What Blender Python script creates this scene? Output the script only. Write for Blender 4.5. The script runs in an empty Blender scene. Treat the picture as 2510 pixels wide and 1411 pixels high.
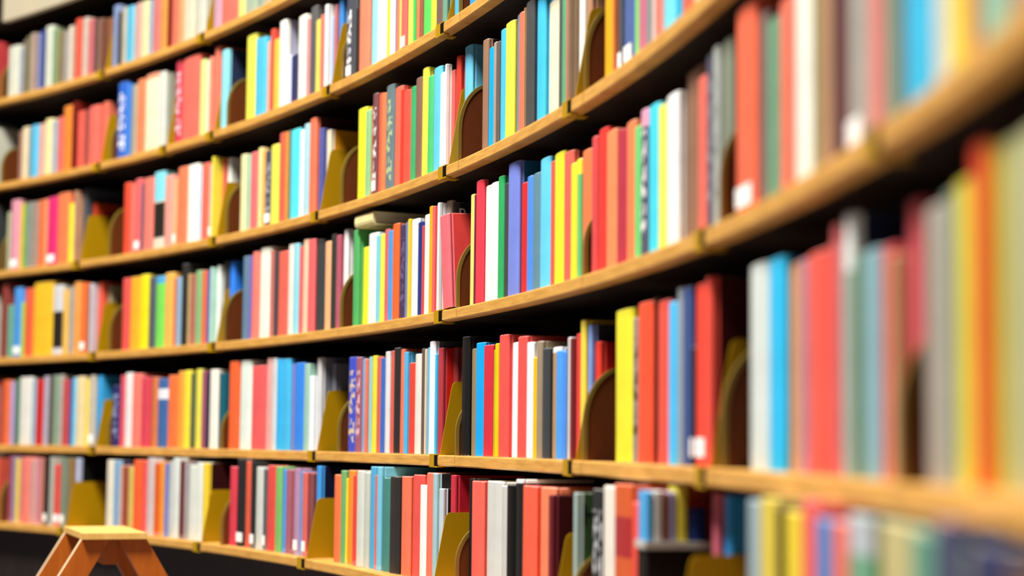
import bpy, math, random, colorsys
from mathutils import Matrix, Vector

random.seed(11)
S = bpy.context.scene
COL = S.collection

# ------------------------------------------------------------------ camera
F_PX, PITCH, ROLL = 4500.0, 0.0828086, -0.0097347
W_PX, H_PX = 2510.0, 1411.0
ZO = 0.50                                   # camera height above the floor
cp, sp, cr, sr = math.cos(PITCH), math.sin(PITCH), math.cos(ROLL), math.sin(ROLL)
FWD = Vector((0, cp, sp)); UP0 = Vector((0, -sp, cp)); RT0 = Vector((1, 0, 0))
RT = RT0 * cr - UP0 * sr
UP = RT0 * sr + UP0 * cr
cam = bpy.data.cameras.new('camera')
cam.sensor_fit = 'HORIZONTAL'; cam.sensor_width = 36.0
cam.lens = F_PX * 36.0 / W_PX
cam.clip_start = 0.02; cam.clip_end = 100
cam.dof.use_dof = True
cam.dof.focus_distance = 3.62
cam.dof.aperture_fstop = 2.0
cam_ob = bpy.data.objects.new('camera', cam); COL.objects.link(cam_ob)
M = Matrix.Identity(4)
for i in range(3):
    M[i][0] = RT[i]; M[i][1] = UP[i]; M[i][2] = -FWD[i]
M[2][3] = ZO
cam_ob.matrix_world = M
S.camera = cam_ob

# ------------------------------------------------------------------ view, world, light
S.view_settings.view_transform = 'Standard'
S.view_settings.look = 'None'
S.view_settings.exposure = 0.0
S.view_settings.gamma = 1.0
S.view_settings.use_curve_mapping = False
wd = bpy.data.worlds.new('world'); S.world = wd; wd.use_nodes = True
wd.node_tree.nodes['Background'].inputs[0].default_value = (1.0, 0.97, 0.92, 1)
wd.node_tree.nodes['Background'].inputs[1].default_value = 0.015
# daylight falling steeply through the high windows of the round hall
ld = bpy.data.lights.new('hall_window_daylight', 'AREA')
ld.shape = 'DISK'; ld.size = 1.7; ld.energy = 1620; ld.color = (1.0, 0.975, 0.93)
lo = bpy.data.objects.new('hall_window_daylight', ld); COL.objects.link(lo)
TGT = Vector((-0.2, 3.4, ZO + 0.35))
LDIR = Vector((-0.34, -0.25, 0.90)).normalized()
lo.location = TGT + LDIR * 7.0
lo.rotation_euler = (-LDIR).to_track_quat('-Z', 'Y').to_euler()

# ------------------------------------------------------------------ geometry of the round bookcase
CX, CY, R = -6.7175223, 1.2538915, 7.0236691
TH = [0.679, 0.5667, 0.4560, 0.3460, 0.2365, 0.1366, 0.0300]       # joints between bays
TH_END = [0.860] + TH + [-0.072]
ROWS = 'ABCDEF'
HZ = dict(A=1.15316, B=0.85907, C=0.55693, D=0.26183, E=-0.03090, F=-0.283)
FRONT = dict(A=R, B=R, C=R, D=R, E=R, F=R - 0.055)
T_EDGE = 0.0223

def pos(th, r, z):
    return Vector((CX + r * math.cos(th), CY + r * math.sin(th), z + ZO))

def project(P):
    d = P - Vector((0, 0, ZO))
    w = d.dot(FWD)
    return W_PX / 2 + F_PX * d.dot(RT) / w, H_PX / 2 - F_PX * d.dot(UP) / w, w

def ray(x, y):
    return FWD + RT * ((x - W_PX / 2) / F_PX) - UP * ((y - H_PX / 2) / F_PX)

def hit(x, y, r):
    """angle and height where the sight line through a pixel meets the shelf cylinder of radius r"""
    d = ray(x, y)
    ox, oy = -CX, -CY
    a = d.x * d.x + d.y * d.y; b = ox * d.x + oy * d.y; c = ox * ox + oy * oy - r * r
    t = (-b + math.sqrt(max(0, b * b - a * c))) / a
    return math.atan2(oy + t * d.y, ox + t * d.x), t * d.z

def base_at(x, row, r):
    th = 0.3; y = 800
    for _ in range(12):
        th, z = hit(x, y, r)
        y = project(pos(th, r, HZ[row]))[1]
    return th, y

# ------------------------------------------------------------------ materials
def lin(c):
    return c / 12.92 if c <= 0.04045 else ((c + 0.055) / 1.055) ** 2.4
def rgb(h):
    return tuple(int(h[i:i + 2], 16) / 255 for i in (0, 2, 4))
def lrgb(h, k=1.0):
    return tuple(min(0.9, lin(c) * k) for c in rgb(h)) + (1,)

MATS = {}
def base_mat(name, rough=0.55, spec=0.3):
    m = bpy.data.materials.new(name); m.use_nodes = True
    b = m.node_tree.nodes['Principled BSDF']
    b.inputs['Roughness'].default_value = rough
    b.inputs['Specular IOR Level'].default_value = spec
    return m, m.node_tree.nodes, m.node_tree.links, b

def N(nodes, kind, **kw):
    n = nodes.new(kind)
    for k, v in kw.items():
        setattr(n, k, v)
    return n

def math_node(nodes, links, op, a, b):
    n = nodes.new('ShaderNodeMath'); n.operation = op
    for i, v in ((0, a), (1, b)):
        if isinstance(v, (int, float)): n.inputs[i].default_value = v
        else: links.new(v, n.inputs[i])
    return n.outputs[0]

def mix(nodes, links, fac, a, b):
    n = nodes.new('ShaderNodeMix'); n.data_type = 'RGBA'
    for s, v in ((n.inputs[0], fac), (n.inputs[6], a), (n.inputs[7], b)):
        if isinstance(v, (int, float)): s.default_value = v
        elif isinstance(v, tuple): s.default_value = v
        else: links.new(v, s)
    return n.outputs[2]

BOOK_K = 0.87
def saturate(h, k):
    r, g, b = rgb(h); hh, s, v = colorsys.rgb_to_hsv(r, g, b)
    s = min(1, s * k)
    return colorsys.hsv_to_rgb(hh, s, v)

def book_mat(hexc, bands=(), letters=None):
    key = ('book', hexc, tuple(bands), letters)
    if key in MATS: return MATS[key]
    m, nd, lk, b = base_mat('book_cloth_' + hexc, 0.5, 0.25)
    rr = saturate(hexc, 1.04)
    c = tuple(min(0.86, lin(v) * BOOK_K) for v in rr) + (1,)
    tc = N(nd, 'ShaderNodeTexCoord')
    ns = N(nd, 'ShaderNodeTexNoise'); ns.inputs['Scale'].default_value = 22; ns.inputs['Detail'].default_value = 3
    lk.new(tc.outputs['Object'], ns.inputs['Vector'])
    mr = N(nd, 'ShaderNodeMapRange'); mr.inputs[3].default_value = 0.0; mr.inputs[1].default_value = 0.3; mr.inputs[2].default_value = 0.75; mr.inputs[4].default_value = 0.26
    lk.new(ns.outputs['Fac'], mr.inputs[0])
    col = mix(nd, lk, mr.outputs[0], c, tuple(v * 0.55 for v in c[:3]) + (1,))
    if True:
        sx = N(nd, 'ShaderNodeSeparateXYZ'); lk.new(tc.outputs['Generated'], sx.inputs[0])
    for (h, a, z) in bands:
        f = math_node(nd, lk, 'MULTIPLY', math_node(nd, lk, 'GREATER_THAN', sx.outputs[2], a),
                      math_node(nd, lk, 'LESS_THAN', sx.outputs[2], z))
        col = mix(nd, lk, f, col, lrgb(h, BOOK_K))
    if letters:
        mp = N(nd, 'ShaderNodeMapping'); mp.inputs['Scale'].default_value = (90, 1, 55)
        lk.new(tc.outputs['Object'], mp.inputs[0])
        n2 = N(nd, 'ShaderNodeTexNoise'); n2.inputs['Scale'].default_value = 1.0; n2.inputs['Detail'].default_value = 1.0
        lk.new(mp.outputs[0], n2.inputs['Vector'])
        f = math_node(nd, lk, 'GREATER_THAN', n2.outputs['Fac'], 0.53)
        for out, lo_, hi_ in ((sx.outputs[2], 0.10, 0.86), (sx.outputs[0], 0.16, 0.84), (sx.outputs[1], -1, 0.06)):
            f = math_node(nd, lk, 'MULTIPLY', f, math_node(nd, lk, 'GREATER_THAN', out, lo_))
            f = math_node(nd, lk, 'MULTIPLY', f, math_node(nd, lk, 'LESS_THAN', out, hi_))
        col = mix(nd, lk, f, col, lrgb(letters, BOOK_K))
    # rubbed pale cloth at the head and tail of the spine
    nw = N(nd, 'ShaderNodeTexNoise'); nw.inputs['Scale'].default_value = 260; nw.inputs['Detail'].default_value = 2
    lk.new(tc.outputs['Object'], nw.inputs['Vector'])
    ed = math_node(nd, lk, 'ABSOLUTE', math_node(nd, lk, 'SUBTRACT', sx.outputs[2], 0.5), 0)
    wr = math_node(nd, lk, 'MULTIPLY', math_node(nd, lk, 'GREATER_THAN', ed, 0.4935), math_node(nd, lk, 'GREATER_THAN', nw.outputs['Fac'], 0.5))
    wr = math_node(nd, lk, 'MULTIPLY', wr, 0.55)
    pale = tuple(v * 0.45 + 0.36 for v in c[:3]) + (1,)
    col = mix(nd, lk, wr, col, pale)
    lk.new(col, b.inputs['Base Color'])
    n3 = N(nd, 'ShaderNodeTexNoise'); n3.inputs['Scale'].default_value = 900
    lk.new(tc.outputs['Object'], n3.inputs['Vector'])
    bp = N(nd, 'ShaderNodeBump'); bp.inputs['Strength'].default_value = 0.3; bp.inputs['Distance'].default_value = 0.0006
    lk.new(n3.outputs['Fac'], bp.inputs['Height']); lk.new(bp.outputs[0], b.inputs['Normal'])
    MATS[key] = m
    return m

def simple_mat(name, hexc, rough=0.5, spec=0.4, metal=0.0, noise=0.15, scale=40, k=1.0):
    m, nd, lk, b = base_mat(name, rough, spec)
    tc = N(nd, 'ShaderNodeTexCoord'); ns = N(nd, 'ShaderNodeTexNoise')
    ns.inputs['Scale'].default_value = scale; ns.inputs['Detail'].default_value = 4
    lk.new(tc.outputs['Object'], ns.inputs['Vector'])
    c = lrgb(hexc, k)
    col = mix(nd, lk, ns.outputs['Fac'], tuple(v * (1 - noise) for v in c[:3]) + (1,), tuple(min(1, v * (1 + noise)) for v in c[:3]) + (1,))
    lk.new(col, b.inputs['Base Color']); b.inputs['Metallic'].default_value = metal
    return m

def wood_mat(name, c1, c2, k=1.0, along='ring', rough=0.45):
    m, nd, lk, b = base_mat(name, rough, 0.35)
    tc = N(nd, 'ShaderNodeTexCoord')
    mp = N(nd, 'ShaderNodeMapping')
    mp.inputs['Scale'].default_value = (14, 3.5, 160) if along == 'ring' else (60, 60, 6)
    if along == 'ring': mp.inputs['Rotation'].default_value = (0, 0, -0.35)
    lk.new(tc.outputs['Object'], mp.inputs[0])
    ns = N(nd, 'ShaderNodeTexNoise'); ns.inputs['Scale'].default_value = 1.0; ns.inputs['Detail'].default_value = 5; ns.inputs['Roughness'].default_value = 0.65
    lk.new(mp.outputs[0], ns.inputs['Vector'])
    mr = N(nd, 'ShaderNodeMapRange'); mr.inputs[1].default_value = 0.3; mr.inputs[2].default_value = 0.7
    lk.new(ns.outputs['Fac'], mr.inputs[0])
    lk.new(mix(nd, lk, mr.outputs[0], lrgb(c1, k), lrgb(c2, k)), b.inputs['Base Color'])
    bp = N(nd, 'ShaderNodeBump'); bp.inputs['Strength'].default_value = 0.15; bp.inputs['Distance'].default_value = 0.001
    lk.new(ns.outputs['Fac'], bp.inputs['Height']); lk.new(bp.outputs[0], b.inputs['Normal'])
    return m

M_EDGE = wood_mat('oak_shelf_edge', 'bc863c', 'dea854')
M_BOARD = wood_mat('shade_darkened_shelf_board', '2c2018', '3a2a1e')  # board wood darkened so the shaded undersides come out black
M_BACK = simple_mat('shade_dark_back', '1c140e', 0.8, 0.05)  # near-black puts the shade inside the shelves into the colour
M_PLINTH = wood_mat('dark_plinth_wood', '1c130f', '2a201c', along='v', rough=0.5)
M_GOLD = simple_mat('gold_painted_metal', 'b08600', 0.42, 0.4, 0.0, 0.06, 300)
M_TRIM = simple_mat('brass_edge_trim', '8c7430', 0.35, 0.5, 0.2, 0.05, 300)
M_BROWN = simple_mat('brown_linoleum_panel', '66300c', 0.5, 0.35, 0, 0.12, 120)
M_BLACK = simple_mat('gap_shade_black', '0a0908', 0.7, 0.1)  # shade of the clip gap put in as colour
M_PAGES = simple_mat('paper_pages', 'e6dcc4', 0.85, 0.1, 0, 0.08, 300)
M_LABEL = simple_mat('white_paper_label', 'f4f4f0', 0.7, 0.1, 0, 0.03)
M_BEIGE = simple_mat('beige_plaster', 'b4a88e', 0.8, 0.1, 0, 0.05, 8)
M_FLOOR = simple_mat('grey_linoleum_floor', '6a6468', 0.35, 0.4, 0, 0.08, 20)
M_STOOL = wood_mat('orange_stained_wood', 'a8500e', 'bc6418', along='v', rough=0.4)
M_STOOLTOP = wood_mat('pale_worn_wood', 'dca850', 'eec070', along='v', rough=0.5)
M_LIT_EDGE = wood_mat('lit_leg_edge', 'd8b48c', 'e4c8a4', along='v', rough=0.6)  # pale tone paints the light on the outer leg edges

# ------------------------------------------------------------------ mesh helpers
def mesh(name, verts, faces, mats, idx=None, smooth=False):
    me = bpy.data.meshes.new(name)
    me.from_pydata([tuple(v) for v in verts], [], faces)
    for m in mats: me.materials.append(m)
    if idx: me.polygons.foreach_set('material_index', idx)
    if smooth: me.polygons.foreach_set('use_smooth', [True] * len(faces))
    me.update()
    return me

def obj(name, me, parent=None, **props):
    o = bpy.data.objects.new(name, me); COL.objects.link(o)
    if parent is not None: o.parent = parent
    for k, v in props.items(): o[k] = v
    return o

def empty(name, M4, **props):
    o = bpy.data.objects.new(name, None); COL.objects.link(o)
    o.matrix_world = M4; o.empty_display_size = 0.05
    for k, v in props.items(): o[k] = v
    return o

def frame(th, r, z):
    """local frame on the shelf: x to the near end along the shelf, y into the shelf, z up"""
    P = pos(th, r, z)
    X = Vector((math.sin(th), -math.cos(th), 0)); Y = Vector((math.cos(th), math.sin(th), 0))
    m = Matrix.Identity(4)
    for i in range(3):
        m[i][0] = X[i]; m[i][1] = Y[i]; m[i][2] = (0, 0, 1)[i]; m[i][3] = P[i]
    return m

def box_vf(x0, x1, y0, y1, z0, z1, off=0):
    v = [(x0, y0, z0), (x1, y0, z0), (x1, y1, z0), (x0, y1, z0), (x0, y0, z1), (x1, y0, z1), (x1, y1, z1), (x0, y1, z1)]
    f = [(0, 3, 2, 1), (4, 5, 6, 7), (0, 1, 5, 4), (1, 2, 6, 5), (2, 3, 7, 6), (3, 0, 4, 7)]
    return v, [tuple(i + off for i in q) for q in f]

def boxes(name, specs, mat):
    V, Fc = [], []
    for s in specs:
        v, f = box_vf(*s, off=len(V)); V += v; Fc += f
    return mesh(name, V, Fc, [mat])

def plate(name, prof, x0, x1, mat):
    """flat plate: outline in (y, z), thickness in x"""
    n = len(prof)
    V = [(x0, y, z) for y, z in prof] + [(x1, y, z) for y, z in prof]
    Fc = [tuple(range(n)), tuple(range(2 * n - 1, n - 1, -1))]
    Fc += [(i, i + n, (i + 1) % n + n, (i + 1) % n) for i in range(n)]
    return mesh(name, V, Fc, [mat])

def ring_strip(name, th0, th1, sec, mat, o, seg=10):
    """section (radius, z) polygon swept along the arc, in world coordinates less origin o"""
    n = len(sec); V = []; Fc = []
    for k in range(seg + 1):
        th = th0 + (th1 - th0) * k / seg
        for r, z in sec: V.append(pos(th, r, z) - o)
    for k in range(seg):
        for i in range(n):
            j = (i + 1) % n
            Fc.append((k * n + i, (k + 1) * n + i, (k + 1) * n + j, k * n + j))
    Fc.append(tuple(range(n))); Fc.append(tuple(seg * n + i for i in range(n - 1, -1, -1)))
    me = mesh(name, V, Fc, [mat])
    return me

# ------------------------------------------------------------------ room
fl = boxes('floor', [(-9, 3, -4, 9, -0.05, 0.0)], M_FLOOR)
obj('floor', fl, kind='structure', label='grey linoleum floor of the round hall')
o0 = Vector((0, 0, 0))
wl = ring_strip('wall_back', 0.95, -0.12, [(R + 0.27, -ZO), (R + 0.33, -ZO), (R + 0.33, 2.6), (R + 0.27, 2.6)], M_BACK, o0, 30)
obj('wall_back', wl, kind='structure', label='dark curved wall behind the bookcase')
thA, zA = hit(95, 27, R)
th_c, _ = hit(9, 55, R)
tr = ring_strip('trim_1', th_c, -0.072, [(R - 0.004, zA), (R + 0.018, zA), (R + 0.018, zA + 0.6), (R - 0.004, zA + 0.6)], M_BEIGE, o0, 30)
obj('trim_1', tr, kind='structure', label='beige plaster fascia above the top shelf')
tr = ring_strip('trim_2', 0.86, -0.072, [(R + 0.0185, zA + 0.002), (R + 0.26, zA + 0.002), (R + 0.26, zA + 0.05), (R + 0.0185, zA + 0.05)], M_BACK, o0, 30)  # dark sheet added to hold the shade under the fascia
obj('trim_2', tr, kind='structure', label='soffit behind the beige fascia, coloured dark for shade')

ORD = ['first', 'second', 'third', 'fourth', 'fifth', 'sixth', 'seventh', 'eighth', 'ninth', 'tenth', 'eleventh', 'twelfth',
       'thirteenth', 'fourteenth', 'fifteenth', 'sixteenth', 'seventeenth', 'eighteenth', 'nineteenth', 'twentieth', 'twenty-first',
       'twenty-second', 'twenty-third', 'twenty-fourth', 'twenty-fifth', 'twenty-sixth', 'twenty-seventh', 'twenty-eighth']
BAYS = []
for k in range(8):
    t0, t1 = TH_END[k], TH_END[k + 1]
    org = frame((t0 + t1) / 2, R, -ZO)
    ob = empty('bookcase_bay', org, category='bookcase', group='bays of the curved bookcase',
               label='%s bay from left of the curved oak-edged bookcase' % ORD[k])
    O = org.translation.copy()
    inv = org.inverted()
    g = 0.0012 / R
    def child(nm, me, par=ob):
        c = obj(nm, me, par)
        return c
    def loc(me):
        me.transform(inv); return me
    for row in ROWS:
        h, rf = HZ[row], FRONT[row]
        a, b2 = t0 - g, t1 + g
        ed = 0.024 if row != 'F' else 0.075
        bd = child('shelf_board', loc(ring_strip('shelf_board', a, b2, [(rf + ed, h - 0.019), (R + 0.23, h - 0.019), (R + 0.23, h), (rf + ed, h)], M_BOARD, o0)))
        c = 0.0025
        sec = [(rf + ed, h - T_EDGE), (rf + ed, h), (rf + c, h), (rf + c * .3, h - c * .3), (rf, h - c), (rf, h - T_EDGE + c), (rf + c, h - T_EDGE)]
        child('front_edge', loc(ring_strip('front_edge', a, b2, sec[::-1], M_EDGE, o0)), bd)
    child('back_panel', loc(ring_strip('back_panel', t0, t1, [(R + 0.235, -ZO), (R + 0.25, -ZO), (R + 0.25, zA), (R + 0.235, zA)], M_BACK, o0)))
    child('plinth', loc(ring_strip('plinth', t0, t1, [(R + 0.0, -ZO), (R + 0.02, -ZO), (R + 0.02, HZ['F'] - 0.025), (R + 0.0, HZ['F'] - 0.025)], M_PLINTH, o0)))
    BAYS.append((ob, inv))

def bay_of(th):
    for k in range(8):
        if th > TH_END[k + 1]: return k
    return 7

# ------------------------------------------------------------------ shelf contents, read off row by row
# book: "x top colour flags"  |  "G x": the books end at x  |  "B x top": bookend  |  "P x top": end panel of the bay
# flags: s white shelf-mark label, p<hex> lettering, c<hex> boards of another colour, z<hex>:a:b band, k<n> board seen for n, b pushed back, L leaning
DATA = {}
DATA['A'] = '''P 1 150; 18 116 d8d8c4; 45 118 9aa4ac; 54 100 8a7a70; 62 90 6a6a48; 71 83 b09a88; 84 82 8a6a66; 90 82 8890b0; 97 75 2a3a80; 108 66 d0d4c0; 126 72 7a9a78; 135 75 8a8a60; 144 77 7a6a40; 153 77 9a9490; 162 66 d8ccb8; 176 62 b09080; 182 48 e0604a; 196 46 c8b8a8; 212 50 c87070; 228 48 5a4040; 237 47 8a6a58; 246 48 7a5040; G 257; 262 45 8a5a38 b; B 257 80;
274 15 8494b8; 287 30 3a2a18; 296 20 b4b0a0; 308 17 58b8d8; 324 16 a0c8d0; 328 10 d0a098; 343 5 ded8a8; 362 2 98a8b8; 372 -2 d07c74; 390 -5 d89a50; 408 -5 7a1808; 418 -8 d87860; 435 -8 d8a070; 448 -8 d8d4b8; 475 -8 d0d0c0; G 502; B 502 -20; 521 -10 d0a0b0 zc04040:0:0.4; 540 -10 d87868; 581 -10 e0e088; 598 -12 a8b8a0 pe8f0e0; 628 -12 98a898; 645 -12 c8b090; 662 -12 a05848; 684 -12 c8c8b8; G 715'''
DATA['B'] = '''P 2 357; 44 322 a07868; 52 313 ecd8b0; 68 312 8a9a98; 72 308 62c4ec; 91 305 e0b0a0; 108 293 f8e8a8; 124 296 a8b0b8; 137 288 e07068; 152 262 f09040; 174 250 6a1408; 184 275 f06858; 203 270 a05048 pd0a090; 216 262 f47868; G 246; 252 250 e87860 b; B 246 282; P 271 292;
286 205 3a6cc8 pffffff; 309 205 4a8ae0; 316 211 b0a890; 333 197 f08a60; 351 186 fff0c8 zf0a078:0.93:1; 386 178 d8dcd0; G 408; 411 180 8a8a78 b; B 408 232; 427 152 d04858 pf8d0d8; 444 146 f47868; 488 148 d8e890; 500 150 f0ecc8; 511 140 f09880; G 524; 526 115 f08068 b; B 524 195; 540 125 98e4f0 c2c3858; P 556 187;
601 90 f8f060; 625 95 58b8d8; 632 95 5cc8ec; 649 105 f0b8a0; 660 73 e05848; 668 98 f0c050; 681 54 fffff0 cb0b0c8; 698 140 dbe0ff p6080d0; 711 137 3a3a60 p8898e0; 728 42 fffae8; 748 48 d89898; 757 20 606060; 772 50 f0d868; 782 38 e88070; 791 14 f0f0ee; G 810; 812 42 b0c0dc b; 820 11 c87878 b; 830 0 4a90d8 b; B 811 62; P 836 68;
842 -4 50505c pf0f0f0 s; 860 -5 505458; 871 20 3a2a28; 877 -5 f09070; 904 -5 a0e8f0; 922 -8 fffff0; 944 -8 f8e838; 953 -8 f8fff0; 965 -8 6070b0; 970 -8 f08868; 976 -8 d8d070; 981 -8 d87068 s; 993 -8 f8f070; 1011 -8 50c860; 1017 -8 e88a60; 1026 -8 a06048 pffffff; 1034 -8 68d868; 1054 -8 f8f050; 1066 -8 7a6258; 1082 -8 78a890; G 1092; B 1092 -25; 1112 -8 58bcec; G 1124; P 1126 -50;
1148 -8 48a0e0; 1164 -8 e8e050; 1184 -8 d06858; G 1200'''
DATA['C'] = '''P 2 560; 16 520 b0b890; 22 492 e8a0b0 s; 45 500 f0c058; 54 500 80b050; 62 497 8a9088; 76 495 a89080; 91 492 f07848; 108 488 f8a878; 113 485 e83878 s; 137 476 f48858 cd83818; 166 500 f8e840; 184 467 c89878; G 195; 204 462 4a5058 b; 226 498 c84820 b; B 195 528; P 266 505;
301 450 f05840; 317 452 f48070; 328 440 f07070 s; 343 450 6a5a70 pe0d8e0; 348 438 f08878; 373 424 e8dcc8 z88e0ec:0.62:1 z2a2820:0.15:0.6; 400 432 f0a898; 422 440 f8b888 s; 431 412 f48860; 457 406 fffff0; 483 411 c8dce8; 491 402 f07860; 510 405 b8c0b0 s p808878; 521 383 f8e850; G 530; 546 388 e06858 b; 557 387 f8f8ec b; B 530 448; P 553 444;
587 380 f4e8b0; 600 380 b0d0b0; 611 375 e87878; 627 364 f0e0a0; 640 370 f0b860; 647 372 505060 pa8a8b0 s; 661 357 f8f060; 680 328 e07058; 699 325 e8a040; 703 320 8a8a70; 709 320 60e8f8; 731 320 f0ffff; 742 305 b0d8e0; 754 293 f08060 c4a2018; G 779; 781 315 5a60a0 b; 800 319 f0e0c0 cf0a820 b; B 783 370; P 835 350;
874 269 f0f040; 893 272 98c890; 905 260 d86858; 911 231 7a5050 pf0e8e0 s; 922 232 e06850; 932 230 e8885a; 942 213 6c8084 pb8c890; 962 218 f87860; 980 220 e04838; 985 225 f86050; 1002 215 48b070; 1015 194 8a6858; 1031 170 f8f058; 1045 189 58c878; 1058 170 70d0f0; 1076 180 ffffff; 1087 158 f8f8f0 c282828; G 1097; 1106 172 e07068 b; 1117 138 e04838 zf4e470:0.55:1 b; B 1098 225; 1137 115 78d0f0 b; P 1123 208;
1180 100 a07860 c2a1a14; 1192 121 10b4f0; 1208 104 b09c90; 1214 103 6a6058 pc0b8b0; 1222 76 58c8f0; 1235 60 f8ec58 cc8a818 k8; 1264 38 7a90a8; 1270 32 e88068; 1280 20 d8a870; 1285 9 505050 c141414 k9; 1313 1 50ccf8 k8; 1340 2 f8f0d0 z4090c0:0:0.03 z4090c0:0.97:1; 1367 -5 505858; 1375 -8 68b080; 1386 -10 f06860; 1402 -10 9a8068; G 1407; 1418 -10 fffff0 b; 1436 -10 c09070 b; B 1407 40; P 1434 12;
1478 -15 f8b828; 1500 -15 e08048; 1505 -15 606060 s; 1521 -15 40465c; 1526 -15 5a70a8 s; 1550 -15 90d880; 1562 -15 d07890; 1581 -15 909090; 1592 -15 d8c8c0; 1602 -15 f08878; 1619 -15 f8d0d0; 1624 -15 80e8f8; 1649 -15 40b8e0; 1667 -15 e87058; 1697 -15 f0e0b0; 1717 -15 e0b0a0; G 1742'''
DATA['D'] = '''0 692 8a4038; 15 748 70a890; 30 706 58a0e8 s; 50 741 b0d050; 57 708 f06848; 78 694 f8c838; 127 700 d8d8d8 z282420:0.1:0.62; 150 710 f0c060; 165 703 a8a498; 178 692 f8a858; 195 694 f07840 s; 209 700 8a5a40; 218 695 d0c8d0; G 235; 240 690 f06850 b; 264 700 b0a880 b; B 235 741; P 267 740;
297 683 f06058; 316 680 f8b838; 340 674 f8e828; 360 680 586068; 379 678 80e060 z50b0e0:0.9:1; 400 670 f8c060; 423 682 e07858; 428 680 98b8d0; 442 648 30302c; 456 672 c8a878 p6a5030; 464 675 b87060; 476 664 90b880; 491 664 e87850; 505 662 5058a0; 516 655 b8e0d0; G 529; 531 650 f0f8f0 b; 548 640 5a5450 b; B 529 708; 562 640 3a88f0 b; P 548 706;
592 629 6888a0; 607 627 8070b0; 615 618 f88878; 631 609 fffce8; 660 614 c87870; 668 617 4a4848 p908888; 679 618 f87060; 703 600 f8ece0; 716 598 98dce8; 729 605 e07070; 739 588 f8d0b0; 751 588 f07070; 768 590 404444; G 791; 794 593 f8b888; 807 575 3a3a34 pd0a870; G 820; 822 577 b86070 pe0d8d8 b; 842 562 f8f4f0 z282828:0.5:0.56 b; P 834 658;
863 565 58b068 k10; 886 607 f0f040; 899 574 f4f8f0; 920 577 80d0e0; 928 575 f0f058; 940 563 d87070; 949 566 58a0e0; 959 550 f07038; 974 553 4a3c58 p6a5c80; 991 545 7888b0; 998 537 f0d040; 1003 540 f0f4f0; 1021 545 2a3a80; 1033 553 d85858; 1036 528 f8f8e8; 1050 506 f0b028; 1057 506 f87068; 1078 500 e04848; 1081 493 f0f8f8 p202020; G 1090; K 1088; 1093 492 a89a90 c2a2420 b; 1110 495 3a3a3a c141414 wRol:c8c8c8:0.034 T0.009 b; 1090 535 f87880 cff5550 L; G 1112; P 1119 581;
1151 477 f8e080; 1159 478 7a2838; 1163 445 f04858 c181414; 1181 459 f8f8ec; 1199 450 fafaf2; 1217 434 38b068; 1230 452 484848; 1241 403 8090e0 c1a6a90 k7; 1275 450 d83838; 1288 434 5a98f8; 1302 428 6890a0; 1320 392 70d8f8; 1344 398 f06858; 1355 379 f8f040; 1378 377 f07060 c802030; 1397 402 f8f048; 1407 395 f8e838; 1413 390 70c880 zf8f048:0.87:1; G 1424; 1425 371 f88858 b; P 1431 500;
1448 337 e05858; 1460 322 fc4840; 1482 326 f89868; 1506 325 c04050; 1530 304 f89060; 1552 313 78d880; 1567 272 5a5a6c pf0e8e8 zf0a8c0:0.88:1; 1583 265 50e0f8; 1610 262 f8f068; 1626 241 fffffa cd8d8cc k18; 1676 184 987058; 1706 194 f07868; 1728 140 585868 p888890; 1745 118 b8bcb4 p888c84; G 1762; K 1738; 1766 105 88907c b; P 1766 290;
1797 32 fc7858 s; 1848 45 8a7068; 1874 -10 70a080; 1905 -15 f88068; 1942 -15 fcfcec; 1987 -15 a89868; 2006 -15 c09070; 2035 -15 4a3a3a; 2058 -15 8a5050; 2070 -15 a8a49a s; 2115 -15 d8b0a0; 2127 -15 e08880; G 2158; K 2172; 2162 -15 869a84; 2193 -15 8898a0; 2210 -15 44c4ec; 2275 -15 d0d8d0; 2315 -15 f8e458; 2358 -15 f8b850; 2376 -15 d0a080; 2396 -15 a0ccb0; 2455 -15 b09878; 2500 -15 c8a0a0; G 2560'''
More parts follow.
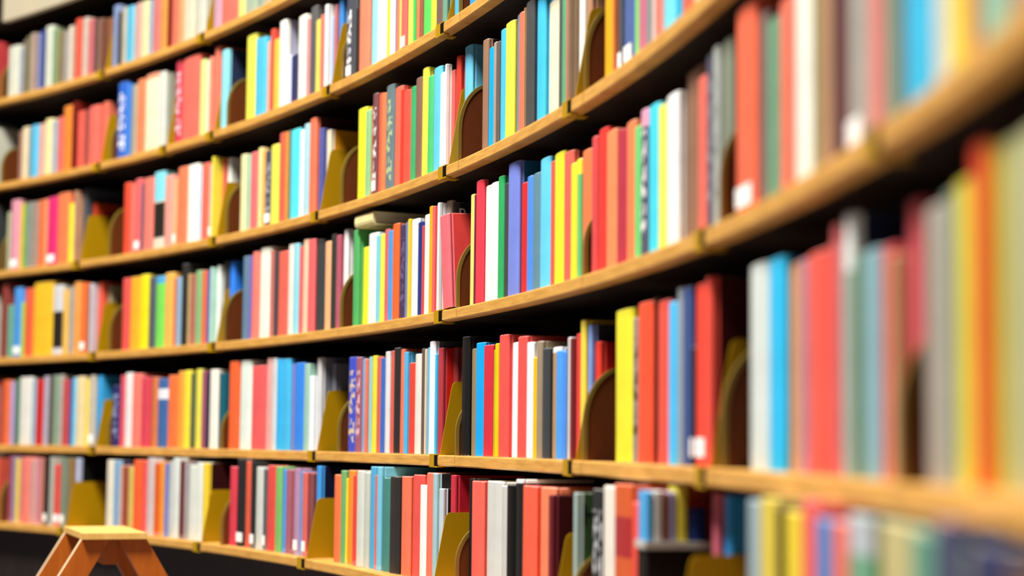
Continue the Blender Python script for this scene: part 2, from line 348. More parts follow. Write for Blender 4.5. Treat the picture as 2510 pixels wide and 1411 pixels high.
DATA['E'] = '''0 935 c04038; 6 932 f07848; 22 935 b8a0c8; 33 930 407858; 45 925 f0ece0; 75 930 a0b8c8; 85 930 d03030; 103 922 b8b0c0; 118 920 5a5248; 124 920 90a48c; 145 918 c0b4ac; 150 930 c85050 zf0e0e0:0.62:0.8; 166 930 3a5a98; 175 925 88cce8; 184 923 f0dca8; 203 930 f8e070; 216 920 c8c0b0 s; G 234; 237 920 40a8e0 b; B 234 978; P 264 985;
272 945 303068 pa0a8d0; 290 920 e86070; 304 914 f0ece8; 320 916 fc8878; 342 925 e05060; 365 925 d88050; 383 928 4870a8 zf0f0f4:0.7:0.85; 408 920 fc8048; 433 910 f8a848; 448 908 f8e848; 464 915 606848; 474 905 f0e860; 491 910 a86070; 501 912 383048 p806880; 511 906 fff8e8; G 531; 537 915 186070 zf0a020:0.78:0.9 b; P 541 991;
558 886 fc7040; 583 884 e8f4e8; 613 897 f06868; 650 878 e8b0a8; 665 878 d0d8d8; 675 880 40b8f0; 689 880 50c0f0 k4 c104878; 713 892 8088c8; 719 890 4090f0; 742 892 a0c8b8; 755 922 f4faff; G 774; 777 876 d8d8d8 c808490 b; 812 890 808490 p505060 b; B 776 957; P 828 966;
851 876 4858c8 pe0c8a0; 869 876 a06070 pe0b8c0; 882 880 88b0d8; 892 880 e88068; 898 875 98d0d0; 909 872 f0e048; 920 875 d87060; 930 878 4870c0 pe8e8f0 z181818:0.86:1; 941 862 e0e0e0; 952 860 e06858; 962 853 302c2c; 977 856 f08060; 988 863 58b8e8; 996 890 e85040; 1014 868 e8e4d8; 1028 855 6a5a50; 1040 856 f0d8c0; 1043 852 68c0e0; 1049 837 fafafa c606870; 1061 868 48bce8; G 1073; 1073 853 b84048 ce02820 b; 1109 851 983838 b; B 1077 936; P 1117 970;
1128 826 181818 k8; 1153 855 988868; 1162 841 10b0fc; 1181 847 d83848; 1203 858 c8b020; 1211 842 e8d020; 1219 822 fc6058 k10; 1251 840 fafaff; 1264 826 fc6058; 1286 840 f4f6ff; 1302 876 fcc400; 1312 837 a09078; 1324 855 404448 c141414 k8; 1350 852 b89870 zf4f0f0:0.95:1; 1359 860 58a8f8; 1375 862 5898f0; 1386 852 282828; 1389 827 d8d8d4; 1396 828 8a3840; G 1409; 1411 818 e85048 b; 1421 785 f8e058 b; B 1409 906; 1437 797 88a8e8 pe8f0fc c282c30 b; 1457 838 f04838 cc01818 b; P 1430 900;
1503 764 fcf040; 1547 780 a09080 p302820; 1558 745 fc6040; 1594 731 4a1c10; 1607 740 f86050; 1634 742 58c8fc; 1653 708 9aa4ac; 1669 707 42588c; 1690 850 202838 s; 1699 700 fc5444 s; 1728 680 fc6050 c4a0c0c; G 1740; B 1740 838; P 1771 841;
1832 653 e0e8e0; 1876 640 38c8f8 k12 c1478c0; 1930 650 d8a070; 1955 640 c08898; 1974 628 f86858; 2020 605 fc6458; 2038 553 e07070; 2054 600 b0b8b0; 2066 527 a8b4a8 zfafaf4:0.78:1 c182040; 2084 632 608468; 2110 620 90b8c0; 2150 613 e04850; 2178 625 d8b080; G 2200; 2220 498 e06068 b; P 2205 788;
2262 515 b4aa9c; 2305 480 98a898; 2335 453 e8d848; 2376 362 e84c30; 2418 358 e8a838; 2432 360 d8c030; 2458 350 b4b884; 2492 330 c4c090; G 2560'''
DATA['F'] = '''P -2 1166; 18 1118 a05060; 27 1120 9088a8; 35 1125 f0d058; 46 1122 c89080; 51 1120 fc8878; 69 1125 d8a098; 85 1123 d890a0; 94 1122 c88070; 105 1122 181410 s; 116 1120 b0b0a4; 129 1138 e85850 s; 145 1122 808c78 s; G 160; 168 1124 9a7848 b; 184 1123 b8c0d8 c141414 b; B 160 1180;
258 1127 f0e8d0; 275 1128 88b0d0 c101c40; 291 1140 d8b0a0; 297 1142 a05038; 312 1145 d8c068; 323 1127 fc6c3c; 344 1130 f06868; 357 1122 d8c8c4; 375 1135 e06828 pf8e0c0; 388 1132 f8a040; 400 1135 8088c0; 410 1130 c8ccc8; 420 1122 e0e4dc; 435 1130 6a2828 pe0b060; 450 1132 a8a0a0; 457 1140 e4e8dc; 479 1133 e8ece0; G 493; 496 1135 f8d840 c3a1010 b; B 493 1199; P 541 1208;
553 1143 e04858; 576 1124 282828 s; 597 1130 e86850; 612 1130 2a2a2a s; 623 1144 d8dcd4; 643 1150 606468 pf0f0f0 s; 651 1140 e85850; 672 1143 80c070; 687 1150 58a0e8; 698 1150 b06878; 711 1152 a05860 pd0a0a8; 718 1147 b890b0 s; 730 1155 8098c8; 739 1158 e07068 pf0c0b8 s; G 750; 757 1160 8a5050 b; 775 1142 48a0e8 c101838 b; B 750 1219;
816 1163 fc8050; 831 1153 78b070; 844 1172 f8e838; 850 1152 f8983c; 862 1165 e85048; 871 1153 d8dcd0; 888 1157 c8ccc0; 901 1143 58b0d8; 916 1164 e87068; 921 1144 80c8e0; 931 1170 4c8a80; 951 1167 302e2c k5; 980 1167 f88060 k6 ce83820; 1008 1163 f06058; 1026 1188 fafaf4; 1041 1158 f88068; G 1058; 1060 1160 a8ccd0 c202020 b; 1074 1197 c8d4d8 c181818 b; 1103 1164 d03848 cc02030 b; B 1060 1253; P 1116 1280;
1135 1171 141414; 1151 1178 fc7060 k7 ce83830; 1188 1178 dcdcd4; 1226 1190 d0d0c8; 1238 1187 0c0c0c; 1257 1174 202020 zf0f0f0:0.97:1; 1275 1189 fc6c50 k9 ce83030; 1319 1193 fc9068; 1342 1213 782830 c4a1014; G 1350; B 1348 1300; 1383 1205 b0c8c0 c3c5a30 wH:101010:0.045 T0.014 b; P 1400 1343;
1446 1198 282a2c pc8c8c8; 1474 1190 f8f0e0 ze89080:0:0.4; 1499 1185 e06838 zb03030:0.55:0.8; 1541 1230 fc5c4c; G 1577; 1743 1208 d06878 b; 1773 1213 38a0e8 b; B 1640 1349;
1828 1225 a0b4b8; 1856 1218 e8d050; 1899 1240 201c18; 1912 1250 f8dc40; 1954 1222 f86c64; 1994 1270 3890d0; 2026 1275 f88070; 2066 1257 78b08c zc0c8cc:0.86:1 c285840 k20; 2145 1275 d0c488; 2222 1300 68a088; 2275 1270 f08070 z484e68:0.72:1; 2345 1345 7a8078; 2370 1325 303860; 2452 1380 503028; G 2540'''

def parse(row):
    out = []
    for tok in DATA[row].replace('\n', ' ').split(';'):
        p = tok.split()
        if not p: continue
        if p[0] in 'GBPK':
            out.append(dict(t=p[0], x=float(p[1]), top=float(p[2]) if len(p) > 2 else None))
            continue
        d = dict(t='K_' if False else 'book', x=float(p[0]), top=float(p[1]), hex=p[2], bands=[], letters=None, cover=None,
                 label=False, k=0.0, b=False, lean=False)
        for f in p[3:]:
            if f == 's': d['label'] = True
            elif f == 'b': d['b'] = True
            elif f == 'L': d['lean'] = True
            elif f[0] == 'p': d['letters'] = f[1:]
            elif f[0] == 'c': d['cover'] = f[1:]
            elif f[0] == 'w': d['text'] = f[1:].split(':')
            elif f[0] == 'T': d['Tset'] = float(f[1:])
            elif f[0] == 'k': d['k'] = float(f[1:])
            elif f[0] == 'z':
                h, a, z = f[1:].split(':'); d['bands'].append((h, float(a), float(z)))
        out.append(d)
    return out

def solve_r(th, z, x, lo_, hi_):
    """radius at which the radial line at angle th shows at pixel column x"""
    for _ in range(40):
        m = (lo_ + hi_) / 2
        if project(pos(th, m, z))[0] < x: lo_ = m
        else: hi_ = m
    return (lo_ + hi_) / 2

BOOKS, PLATES = [], []
for row in ROWS:
    items = parse(row); rf = FRONT[row]; h = HZ[row]
    S0 = 0.018 if row != 'F' else 0.030
    n = len(items)
    # plates first
    for it in items:
        if it['t'] in 'BPK':
            th, yb = base_at(it['x'], row, rf + 0.010)
            it['th'] = th
            if it['t'] != 'K':
                xt = it['x'] + (18 if it['t'] == 'B' else 30)
                _, zt = hit(xt, it['top'], rf + 0.04)
                it['H'] = max(0.06, min(0.20, zt - h))
            it['row'] = row
            PLATES.append(it)
    # setbacks
    for it in items:
        if it['t'] == 'book':
            it['s'] = S0 + random.uniform(-0.0025, 0.003); it['row'] = row
    # a board seen for k pixels pushes the next book back
    for i, it in enumerate(items):
        if it['t'] == 'book' and it['k'] and i + 1 < n and items[i + 1]['t'] == 'book':
            nx = items[i + 1]
            th, yb = base_at(nx['x'] - it['k'], row, rf + it['s'])
            ym = (max(0, it['top']) + min(H_PX, yb)) / 2
            th, z = hit(nx['x'] - it['k'], ym, rf + it['s'])
            nx['s'] = min(0.09, solve_r(th, z, nx['x'], rf + it['s'], rf + 0.12) - rf)
            it['thR'] = th; nx['thL'] = th
    def edge_theta(x, top, r):
        th, yb = base_at(x, row, r)
        ym = (max(0, top) + min(H_PX, yb)) / 2
        return hit(x, ym, r)[0]
    # boundaries of the ordinary books
    for i, it in enumerate(items):
        if it['t'] != 'book' or it['b']: continue
        pv = items[i - 1] if i else None
        nx = items[i + 1] if i + 1 < n else None
        if 'thL' not in it:
            r = rf + (min(it['s'], pv['s']) if pv and pv['t'] == 'book' and not pv['b'] else it['s'])
            it['thL'] = edge_theta(it['x'], it['top'], r)
            if pv and pv['t'] == 'book' and not pv['b'] and 'thR' not in pv: pv['thR'] = it['thL']
        if 'thR' not in it and nx is not None and (nx['t'] == 'G' or (nx['t'] == 'book' and nx['b']) or nx['t'] in 'BPK'):
            it['thR'] = edge_theta(nx['x'], it['top'], rf + it['s'])
    # pushed-back books stand against the plate that follows them
    i = n - 1
    while i >= 0:
        it = items[i]
        if it['t'] == 'book' and it['b']:
            j = i + 1
            while items[j]['t'] not in 'BP' and not items[j].get('lean'): j += 1
            wall = items[j]['th'] + 0.0022 / R if items[j]['t'] in 'BP' else items[j]['thL'] + 0.010 / R
            grp = []
            while i >= 0 and items[i]['t'] == 'book' and items[i]['b']:
                grp.append(items[i]); i -= 1
            xr = None
            for g_ in grp:
                th, _ = base_at(g_['x'], row, rf + 0.05)
                dep = project(pos(th, rf, h))[2]
                xe = xr if xr else g_['x'] + 26
                graz = max(0.2, math.sin(th + math.atan((1255 - g_['x']) / F_PX)))
                T = max(0.014, min(0.050 if len(grp) == 1 else 0.026, (xe - g_['x']) * dep / F_PX / graz * 0.8))
                T = g_.get('Tset', T)
                g_['thR'] = wall; g_['thL'] = wall + T / R
                _, zz = hit(g_['x'], max(0, g_['top']) + 10, rf + 0.05)
                rr = solve_r(g_['thL'], zz, g_['x'], rf + 0.016, rf + 0.125)
                g_['s'] = rr - rf
                wall = g_['thL'] + 0.0008 / R; xr = g_['x']
            lim = wall
            m_ = i
            while m_ >= 0 and items[m_]['t'] in 'GK': m_ -= 1
            q = m_
            while q >= 0 and items[q]['t'] == 'book' and not items[q]['b'] and items[q].get('thR', 9) < lim:
                items[q]['thR'] = lim
                if items[q]['thL'] < lim + 0.006 / R:
                    items[q]['thL'] = lim + 0.012 / R; lim = items[q]['thL']; q -= 1
                else: break
        else:
            i -= 1
    # keep clear of the plates
    plates = [it for it in items if it['t'] in 'BP']
    for it in items:
        if it['t'] != 'book': continue
        for p in plates:
            g_ = 0.003 / R
            if it['thL'] > p['th'] > it['thR']:
                if it['thL'] - p['th'] > p['th'] - it['thR']: it['thR'] = p['th'] + g_
                else: it['thL'] = p['th'] - g_
    for it in items:
        if it['t'] != 'book': continue
        if it['thL'] - it['thR'] < 0.004 / R: it['thL'] = it['thR'] + 0.004 / R
        r = rf + it['s']
        if it['top'] > -1:
            xm = it['x'] + 4
            _, zt = hit(xm, it['top'], r)
            H = zt - h
        else:
            H = random.uniform(0.19, 0.225)
        it['H'] = max(0.09, min(0.264, H))
        it['T'] = (it['thL'] - it['thR']) * (r)
        it['D'] = min(random.uniform(0.125, 0.15), 0.222 - it['s'] - (rf - R) * 0)
        BOOKS.append(it)

# ------------------------------------------------------------------ books
def book_parts(T, D, H, off=0):
    """cover shell with a rounded spine and hinge grooves; page block"""
    b = min(0.0026, T * 0.16)
    gi = min(0.0012, T * 0.07)
    rd = min(0.0045, T * 0.14)
    out = [(0, D), (0, 0.0125), (gi, 0.0095), (gi * .2, 0.0065), (0.0006, rd), (T * 0.12, rd * 0.35), (T * 0.32, 0), (T * 0.68, 0), (T * 0.88, rd * 0.35),
           (T - 0.0006, rd), (T - gi * .2, 0.0065), (T - gi, 0.0095), (T, 0.0125), (T, D)]
    inn = [(T - b, D), (T - b, 0.008), (b, 0.008), (b, D)]
    prof = out + inn
    n = len(prof); V = []; Fc = []; idx = []
    c = 0.0016
    lv = [(0.0, 1.0), (H - c, 1.0), (H, 0.0)]
    for z, full in lv:
        for k, (x, y) in enumerate(prof):
            if not full and k < len(out):
                x = min(max(x, c * .7), T - c * .7) if T > 4 * c else x
                y = y + (c if 2 <= k <= 11 else 0)
            V.append((x, y, z))
    for L in range(2):
        for i in range(n):
            j = (i + 1) % n
            Fc.append((L * n + i, L * n + j, (L + 1) * n + j, (L + 1) * n + i))
            idx.append(1 if i in (0, 12, 13, 14, 16, 17) else 0)
    o = 2 * n
    Fc += [(o + 0, o + 1, o + 16, o + 17), (o + 1, o + 2, o + 3, o + 4, o + 5, o + 6, o + 7, o + 8, o + 9, o + 10, o + 11, o + 12, o + 15, o + 16), (o + 12, o + 13, o + 14, o + 15)]
    idx += [0, 0, 0]
    Fc += [(17, 16, 1, 0), (16, 15, 12, 11, 10, 9, 8, 7, 6, 5, 4, 3, 2, 1), (15, 14, 13, 12)]
    idx += [0, 0, 0]
    pv, pf = box_vf(b, T - b, 0.008, D - 0.004, 0.003, H - 0.004)
    return V, Fc, idx, pv, pf

def colour_name(hx):
    r, g, b = rgb(hx); h, s, v = colorsys.rgb_to_hsv(r, g, b); h *= 360
    if v < 0.20: return 'black'
    if s < 0.13:
        return 'white' if v > 0.9 else 'pale grey' if v > 0.75 else 'grey' if v > 0.45 else 'charcoal'
    if h < 14 or h >= 345:
        if v < 0.35: return 'dark maroon'
        if v < 0.62: return 'dusky red' if s < 0.55 else 'maroon'
        if s < 0.35: return 'pale pink'
        if s < 0.55: return 'salmon pink' if v > 0.9 else 'dusty rose'
        return 'bright red' if s > 0.72 and v > 0.85 else 'coral red' if v > 0.85 else 'deep red'
    if h < 28:
        if v < 0.45: return 'dark brown'
        if v < 0.72: return 'brown' if s > 0.3 else 'taupe'
        if s < 0.35: return 'pale peach'
        return 'orange' if s > 0.62 else 'peach'
    if h < 46:
        if v < 0.4: return 'dark brown'
        if v < 0.72: return 'tan brown' if s > 0.3 else 'taupe'
        if s < 0.30: return 'cream'
        return 'golden orange' if s > 0.6 else 'sandy tan'
    if h < 70:
        if v < 0.6: return 'olive'
        if s < 0.30: return 'ivory' if v > 0.88 else 'beige'
        return 'yellow' if v > 0.85 and s > 0.5 else 'pale yellow' if v > 0.8 else 'mustard'
    if h < 165:
        if s < 0.30: return 'pale green' if v > 0.65 else 'sage green'
        return 'dark green' if v < 0.4 else 'green'
    if h < 190: return 'pale aqua' if s < 0.35 and v > .7 else 'grey green' if s < 0.3 else 'teal' if v < 0.7 else 'cyan'
    if h < 218:
        if v < 0.5: return 'dark slate' if s < 0.4 else 'dark navy'
        return 'pale blue' if s < 0.36 and v > .75 else 'slate blue' if v < 0.75 else 'sky blue'
    if h < 250: return 'navy' if v < 0.62 else 'lilac grey' if s < 0.25 else 'blue'
    if h < 300: return 'dark purple' if v < 0.5 else 'lilac'
    return 'mauve' if s < 0.55 else 'magenta pink'

for bk in BOOKS:
    xm = bk['x']
    r = FRONT[bk['row']] + bk['s']
    p0 = project(pos(bk['thL'], r, HZ[bk['row']] + bk['H'])); p1 = project(pos(bk['thR'], r, HZ[bk['row']]))
    wv = max(0, min(W_PX, p1[0]) - max(0, p0[0])); hv = max(0, min(H_PX, p1[1]) - max(0, p0[1]))
    bk['area'] = wv * hv * (0.45 if bk['b'] else 1)
    bk['wpx'] = p1[0] - p0[0]
    bk['name'] = colour_name(bk['hex']); bk['bay'] = bay_of((bk['thL'] + bk['thR']) / 2)
ranked = sorted(BOOKS, key=lambda b: -b['area'])
SINGLE = set(id(b) for b in ranked[:297]) | set(id(b) for b in BOOKS if b.get('text'))

SHELF = dict(A='top shelf', B='second shelf', C='third shelf', D='fourth shelf', E='fifth shelf', F='bottom shelf')
labels = {}
for row in ROWS:
    rowb = [b for b in BOOKS if b['row'] == row]
    for i, b in enumerate(rowb):
        ln = rowb[i - 1]['name'] if i else 'no'; rn = rowb[i + 1]['name'] if i + 1 < len(rowb) else 'no'
        nb = [q for q in (rowb[i - 1] if i else None, rowb[i + 1] if i + 1 < len(rowb) else None) if q]
        hn = sum(q['H'] for q in nb) / len(nb)
        size = 'thick' if b['T'] > 0.062 else 'slim' if b['T'] < 0.022 else 'tall' if b['H'] > hn + 0.012 else 'short' if b['H'] < hn - 0.012 else ''
        extra = 'pushed-back ' if b['b'] else 'leaning ' if b['lean'] else 'lettered ' if b['letters'] else 'labelled ' if b['label'] else ''
        first = (size + ' ' + extra + b['name']).strip()
        b['lab'] = '%s book between %s and %s, %s, %s bay' % (first, ln, rn, SHELF[row], ORD[b['bay']])
        b['first'] = first
seen = {}
for b in BOOKS: seen.setdefault(b['lab'], []).append(b)
for row in ROWS:
    for k in range(8):
        cell = [b for b in BOOKS if b['row'] == row and b['bay'] == k]
        for i, b in enumerate(cell):
            if len(seen[b['lab']]) > 1:
                b['lab'] = '%s book, %s from left in %s bay of %s' % (b['first'], ORD[min(i, 27)], ORD[k], SHELF[row])

sV, sF, sI, sM, sK = [], [], [], [], {}
def slot(m):
    if m.name not in sK:
        sK[m.name] = len(sM); sM.append(m)
    return sK[m.name]

for bk in BOOKS:
    T, D, H = bk['T'] * 0.985, bk['D'], bk['H']
    r = FRONT[bk['row']] + bk['s']
    V, Fc, idx, pv, pf = book_parts(T, D, H)
    thm = (bk['thL'] + bk['thR']) / 2
    fr = frame(thm, r, HZ[bk['row']] + 0.0004)
    fr = fr @ Matrix.Translation((-T / 2, 0, 0)) @ Matrix.Rotation(random.uniform(-0.006, 0.006), 4, 'Y')
    if bk['lean']:
        fr = frame(thm, r - 0.006, HZ[bk['row']] + 0.004) @ Matrix.Translation((-T / 2, 0, 0)) @ Matrix.Rotation(-0.05, 4, 'Y') @ Matrix.Rotation(0.03, 4, 'X')
    if id(bk) in SINGLE:
        m0 = book_mat(bk['hex'], bk['bands'], bk['letters'])
        m1 = book_mat(bk['cover']) if bk['cover'] else m0
        o = obj('book', mesh('book', V, Fc, [m0, m1], idx), category='book', group='books on the curved shelves', label=bk['lab'])
        o.matrix_world = fr
        bk['ob'] = o
        obj('page_block', mesh('page_block', pv, pf, [M_PAGES]), o)
        if bk.get('text'):
            tx, hx_, sz = bk['text']
            cu = bpy.data.curves.new('cover_lettering', 'FONT'); cu.body = tx; cu.size = float(sz); cu.extrude = 0.0002
            cu.materials.append(simple_mat('cover_lettering_ink', hx_, 0.5, 0.2))
            tmp = bpy.data.objects.new('tmp_text', cu)
            tme = bpy.data.meshes.new_from_object(tmp)
            bpy.data.objects.remove(tmp)
            to = obj('cover_lettering', tme, o)
            to.matrix_local = Matrix(((0, 0, 1, T + 0.0003), (1, 0, 0, 0.009), (0, 1, 0, H - float(sz) * 1.05), (0, 0, 0, 1)))
        if bk['label']:
            obj('spine_label', boxes('spine_label', [(T * 0.14, T * 0.86, -0.0006, 0.004, 0.012, 0.036)], M_LABEL), o)
    else:
        a = len(sV); sV += [fr @ Vector(v) for v in V]; sF += [tuple(i + a for i in f) for f in Fc]
        m0 = slot(book_mat(bk['hex'])); m1 = slot(book_mat(bk['cover'])) if bk['cover'] else m0
        sI += [m1 if q else m0 for q in idx]
        a = len(sV); sV += [fr @ Vector(v) for v in pv]; sF += [tuple(i + a for i in f) for f in pf]; sI += [slot(M_PAGES)] * 6
        if bk['label']:
            v, f = box_vf(T * 0.14, T * 0.86, -0.0006, 0.004, 0.012, 0.036, off=len(sV))
            sV += [fr @ Vector(q) for q in v]; sF += f; sI += [slot(M_LABEL)] * 6
# the same shelves go on beyond the picture
PAL = ['d8d8c4', 'e0604a', 'f8e850', '58b8d8', 'b09080', '303a70', 'f08068', '78a070', 'f0ece0', '404444', 'c84848', 'e8a040', '8898b0', 'a05848']
rng = random.Random(5)
for row in ROWS:
    rb = [b for b in BOOKS if b['row'] == row]
    for a0, a1 in ((TH_END[0] - 0.01, max([b['thL'] for b in rb] + [p['th'] for p in PLATES if p['row'] == row]) + 0.004), (min(b['thR'] for b in rb) - 0.003, -0.066)):
        th = a0
        while True:
            T = rng.uniform(0.02, 0.055)
            if th - T / R < a1: break
            r = FRONT[row] + (0.018 if row != 'F' else 0.030)
            V, Fc, idx, pv, pf = book_parts(T * 0.98, rng.uniform(0.12, 0.15), rng.uniform(0.185, 0.24))
            fr = frame(th - T / R / 2, r, HZ[row] + 0.0004) @ Matrix.Translation((-T / 2, 0, 0))
            q = slot(book_mat(rng.choice(PAL)))
            a = len(sV); sV += [fr @ Vector(v) for v in V]; sF += [tuple(i + a for i in f) for f in Fc]; sI += [q] * len(Fc)
            a = len(sV); sV += [fr @ Vector(v) for v in pv]; sF += [tuple(i + a for i in f) for f in pf]; sI += [slot(M_PAGES)] * 6
            th -= T / R
obj('smaller_books', mesh('smaller_books', sV, sF, sM, sI), kind='stuff', category='books',
    label='remaining narrow and half-hidden books filling the curved shelves')

# ------------------------------------------------------------------ bookends and end panels
def round_pts(cy, cz, rad_y, rad_z, a0, a1, n=8):
    return [(cy + rad_y * math.cos(a0 + (a1 - a0) * k / n), cz + rad_z * math.sin(a0 + (a1 - a0) * k / n)) for k in range(n + 1)]

used = {}
for p in PLATES:
    row = p['row']; rf, h = FRONT[row], HZ[row]
    k = bay_of(p['th'])
    if p['t'] in 'BK':
        n_ = used.setdefault((row, k), 0); used[(row, k)] += 1
        near = [b for b in BOOKS if b['row'] == row and b['thR'] >= p['th'] and not b['b']]
        nb = min(near, key=lambda b: b['thR'])['name'] if near else 'last'
        kind = 'gold sheet-metal bookend' if p['t'] == 'B' else 'gold metal shelf clip'
        ob = empty('bookend' if p['t'] == 'B' else 'shelf_clip', frame(p['th'], rf, h), category='bookend' if p['t'] == 'B' else 'clip', group='gold metal bookends',
                   label='%s beside %s book, %s bay, %s' % (kind, nb, ORD[k], SHELF[row]))
        if p['t'] == 'B':
            H = p['H']; sl = 0.012 + 0.10 * H
            prof = [(0.150, 0.0), (0.011, 0.0)]
            rc = 0.012
            prof += [(0.011 + sl * 0.88, H - rc)] + [(y, z) for y, z in round_pts(0.011 + sl * 0.9 + rc, H - rc, rc, rc, math.pi, math.pi / 2, 5)]
            prof += [(0.138, H), (0.150, H - 0.012)]
            obj('plate', plate('plate', prof, -0.0012, 0.0012, M_GOLD), ob)
        t = T_EDGE
        obj('clip', boxes('clip', [(-0.030, 0.0, -0.0016, 0.0, -t - 0.0025, 0.0020), (-0.030, 0.0012, 0.0, 0.030, 0.0, 0.0018),
                                   (-0.024, 0.0012, 0.0, 0.034, -t - 0.0025, -t - 0.0003),
                                   (0.0, 0.020, -0.0018, 0.012, -t - 0.0028, -t - 0.0002),
                                   (0.0, 0.020, -0.0018, 0.012, 0.0, 0.0020)], M_GOLD), ob)
        obj('slot', boxes('slot', [(0.0002, 0.0185, -0.0014, -0.0001, -t, -0.0001)], M_BLACK), ob)  # thin raised black strip painted in for the shaded gap
    else:
        ob, inv = BAYS[min(7, max(0, min(range(8), key=lambda q: abs(TH_END[q + 1] - p['th']))))]
        H = p['H']
        pts = [(0.170, 0.0), (0.010, 0.0), (0.010, H * 0.40)]
        ry, rz = 0.066, H * 0.60
        arc = round_pts(0.010 + ry, H * 0.40, ry, rz, math.pi, math.pi / 2, 10)
        prof = pts + arc[1:] + [(0.170, H)]
        fr = inv @ frame(p['th'], rf, h)
        pn = obj('end_panel', plate('end_panel', prof, -0.0018, 0.0018, M_BROWN), ob)
        pn.matrix_local = fr
        # metal trim folded round the front edge
        line = [(0.010, 0.0), (0.010, H * 0.40)] + arc[1:]
        V, Fc = [], []
        w = 0.0062
        ins = []
        for q, (y, z) in enumerate(line):
            if q <= 1: ins.append((y + w, z))
            else:
                a = math.pi - (math.pi / 2) * (q - 1) / 10
                ins.append((0.010 + ry + (ry - w) * math.cos(a), H * 0.40 + (rz - w) * math.sin(a)))
        m_ = len(line)
        for x in (-0.0028, 0.0028):
            V += [(x, y - 0.001, z) for y, z in line] + [(x, y, z) for y, z in ins]
        for q in range(m_ - 1):
            Fc += [(q, q + 1, m_ + q + 1, m_ + q), (2 * m_ + q, 3 * m_ + q, 3 * m_ + q + 1, 2 * m_ + q + 1), (q, 2 * m_ + q, 2 * m_ + q + 1, q + 1),
                   (m_ + q, m_ + q + 1, 3 * m_ + q + 1, 3 * m_ + q)]
        obj('edge_trim', mesh('edge_trim', V, Fc, [M_TRIM]), pn)

# ------------------------------------------------------------------ single pieces
# cream book lying flat on the books of the fourth shelf
thl, zl = hit(879, 563, R + 0.02)
tb = 0.045
fr = frame(thl - 0.004, R + 0.012, 0)
topz = max(b['H'] for b in BOOKS if b['row'] == 'D' and thl + 0.002 > b['thR'] and b['thL'] > thl - 0.022) + HZ['D'] + 0.0012
V, Fc, idx, pv, pf = book_parts(0.030, 0.15, 0.115)
mb = book_mat('f4e8a8')
lie = frame(thl, R + 0.010, topz) @ Matrix.Rotation(math.pi / 2, 4, 'Y') @ Matrix.Translation((-0.030, 0, 0))
o = obj('book', mesh('book', V, Fc, [mb, mb], idx), category='book', group='books on the curved shelves',
        label='cream book lying flat on top of the upright books, fourth shelf')
o.matrix_world = lie
obj('page_block', mesh('page_block', pv, pf, [M_PAGES]), o)

# made-up stand-in for a farther shelf: black block in the gap of the bottom shelf, with a row of miniature books on it turned towards the near end
rF = FRONT['F']
r0 = rF + 0.018
tha, zr = hit(1585, 1327, r0)
rs = frame(tha, r0, HZ['F'])
Hr = zr - HZ['F']
def y_at(px): return solve_r(tha, zr, px, r0 - 0.01, r0 + 0.3) - r0
Lr = y_at(1740)
ris = empty('stand_in_block', rs, category='riser', label='made-up black block with grey top edge, standing in for a farther shelf, bottom shelf')
M_STAND_IN = simple_mat('stand_in_black', '100e0d', 0.6, 0.2)
M_GREYEDGE = simple_mat('stand_in_grey_edge', 'b4aea4', 0.6, 0.2)
obj('block', boxes('block', [(-0.052, 0.0, 0.0, Lr, 0.0, Hr - 0.0095)], M_STAND_IN), ris)
obj('top_board', boxes('top_board', [(-0.054, 0.003, -0.003, Lr + 0.002, Hr - 0.0095, Hr)], M_GREYEDGE), ris)
def mini(x0, x1, ytop, hx, lab, cover=None):
    ya, yb = y_at(x0), y_at(x1)
    _, zt_ = hit(x0, ytop, r0 + ya)
    T = (yb - ya) * 0.96
    V, Fc, idx, pv, pf = book_parts(T, 0.045, zt_ - zr)
    m0 = book_mat(hx); m1 = book_mat(cover) if cover else m0
    o = obj('book', mesh('book', V, Fc, [m0, m1], idx), category='book', group='miniature stand-in books on the made-up block', label=lab)
    o.matrix_world = rs @ Matrix.Translation((-0.001, ya, Hr + 0.0003)) @ Matrix.Rotation(math.pi / 2, 4, 'Z')
    obj('page_block', mesh('page_block', pv, pf, [M_PAGES]), o)
for x0, x1, yt, hx, nm in ((1585, 1602, 1204, '58b0e8', 'made-up miniature sky blue book at the outer end of the stand-in block'), (1602, 1626, 1203, 'e0e4e0', 'made-up miniature white book beside sky blue one on the stand-in block'),
                           (1627, 1643, 1207, '8a5848', 'made-up miniature brown book between white and lilac ones on the stand-in block'), (1643, 1659, 1205, 'b0a8c8', 'made-up miniature lilac book between brown and yellow ones on the stand-in block'),
                           (1659, 1689, 1190, 'f0e050', 'made-up miniature yellow book, tallest on the stand-in block'), (1691, 1737, 1246, '203878', 'made-up short wide navy miniature book at the inner end of the stand-in block')):
    mini(x0, x1, yt, hx, nm)
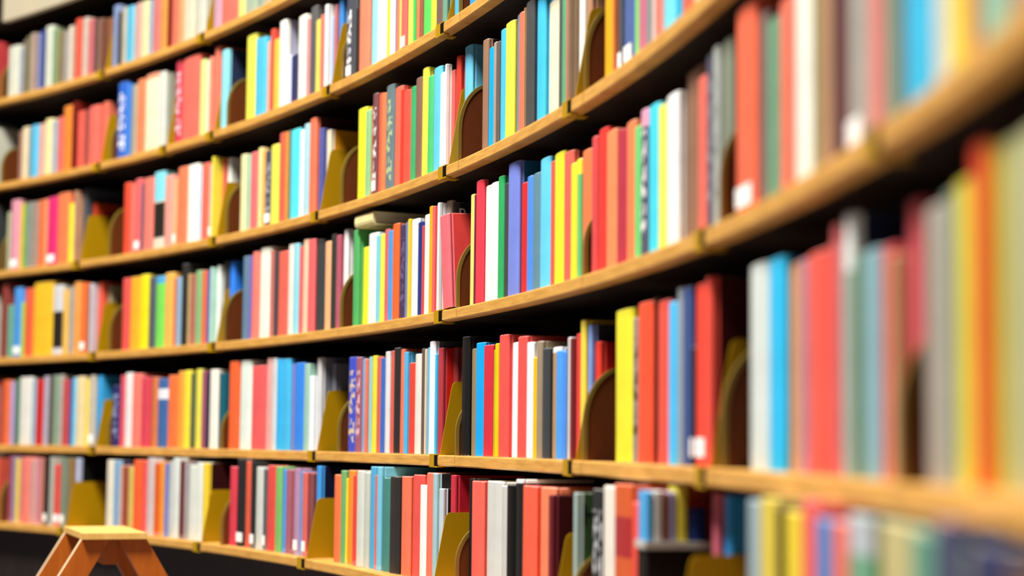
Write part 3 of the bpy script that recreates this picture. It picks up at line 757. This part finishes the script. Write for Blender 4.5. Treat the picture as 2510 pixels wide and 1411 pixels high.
# pale green book standing beside the stand-in block
thg, _ = hit(1622, 1380, rF + 0.05)
_, zg = hit(1630, 1347, rF + 0.05)
V, Fc, idx, pv, pf = book_parts(0.024, 0.07, zg - HZ['F'])
mg = book_mat('d4dcb0'); mg2 = book_mat('a8a890')
o = obj('book', mesh('book', V, Fc, [mg, mg2], idx), category='book', group='books on the curved shelves', label='small pale green book beside the made-up black block, bottom shelf')
o.matrix_world = frame(thg, rF + 0.05, HZ['F'] + 0.0004)
obj('page_block', mesh('page_block', pv, pf, [M_PAGES]), o)

# step stool in front of the bottom shelf
ZT = -0.225
ang = math.atan2(0.148, 0.32)
st = Matrix.Translation((-0.992, 4.30, 0)) @ Matrix.Rotation(0.36, 4, 'Z')
sto = empty('step_stool', st, category='stool', label='low wooden step stool with orange splayed legs and pale worn top')
LT, WT = 0.36, 0.150
zt = ZO + ZT
top = boxes('tread', [(0, WT, 0, LT, zt - 0.014, zt)], M_STOOLTOP)
obj('tread', top, sto)
def leg(y0, side):
    # splayed plank leg: outline in x-z, plank thickness in y
    xi = 0.012 if side < 0 else WT - 0.012
    sp_ = 0.155
    wA, wB = 0.052, 0.062
    zt2 = zt - 0.0145
    if side < 0: q = [(xi - 0.012, zt2), (xi + wA, zt2), (xi + wA - sp_ * 0.95, 0), (xi - 0.012 - sp_, 0)]
    else: q = [(xi - wA, zt2), (xi + 0.012, zt2), (xi + 0.012 + sp_, 0), (xi - wA + sp_ * 0.95, 0)]
    V = [(x, y0, z) for x, z in q] + [(x, y0 + 0.026, z) for x, z in q]
    Fc = [(0, 1, 2, 3), (7, 6, 5, 4), (0, 4, 5, 1), (1, 5, 6, 2), (2, 6, 7, 3), (3, 7, 4, 0)]
    idx = [0, 0, 0, 1 if side > 0 else 0, 0, 1 if side < 0 else 0]
    return mesh('leg', V, Fc, [M_STOOL, M_LIT_EDGE], idx)
for y0 in (0.012, LT - 0.040):
    obj('leg', leg(y0, -1), sto); obj('leg', leg(y0, 1), sto)
obj('stretcher', boxes('stretcher', [(0.055, 0.085, 0.038, LT - 0.040, zt - 0.075, zt - 0.0145)], M_STOOL), sto)
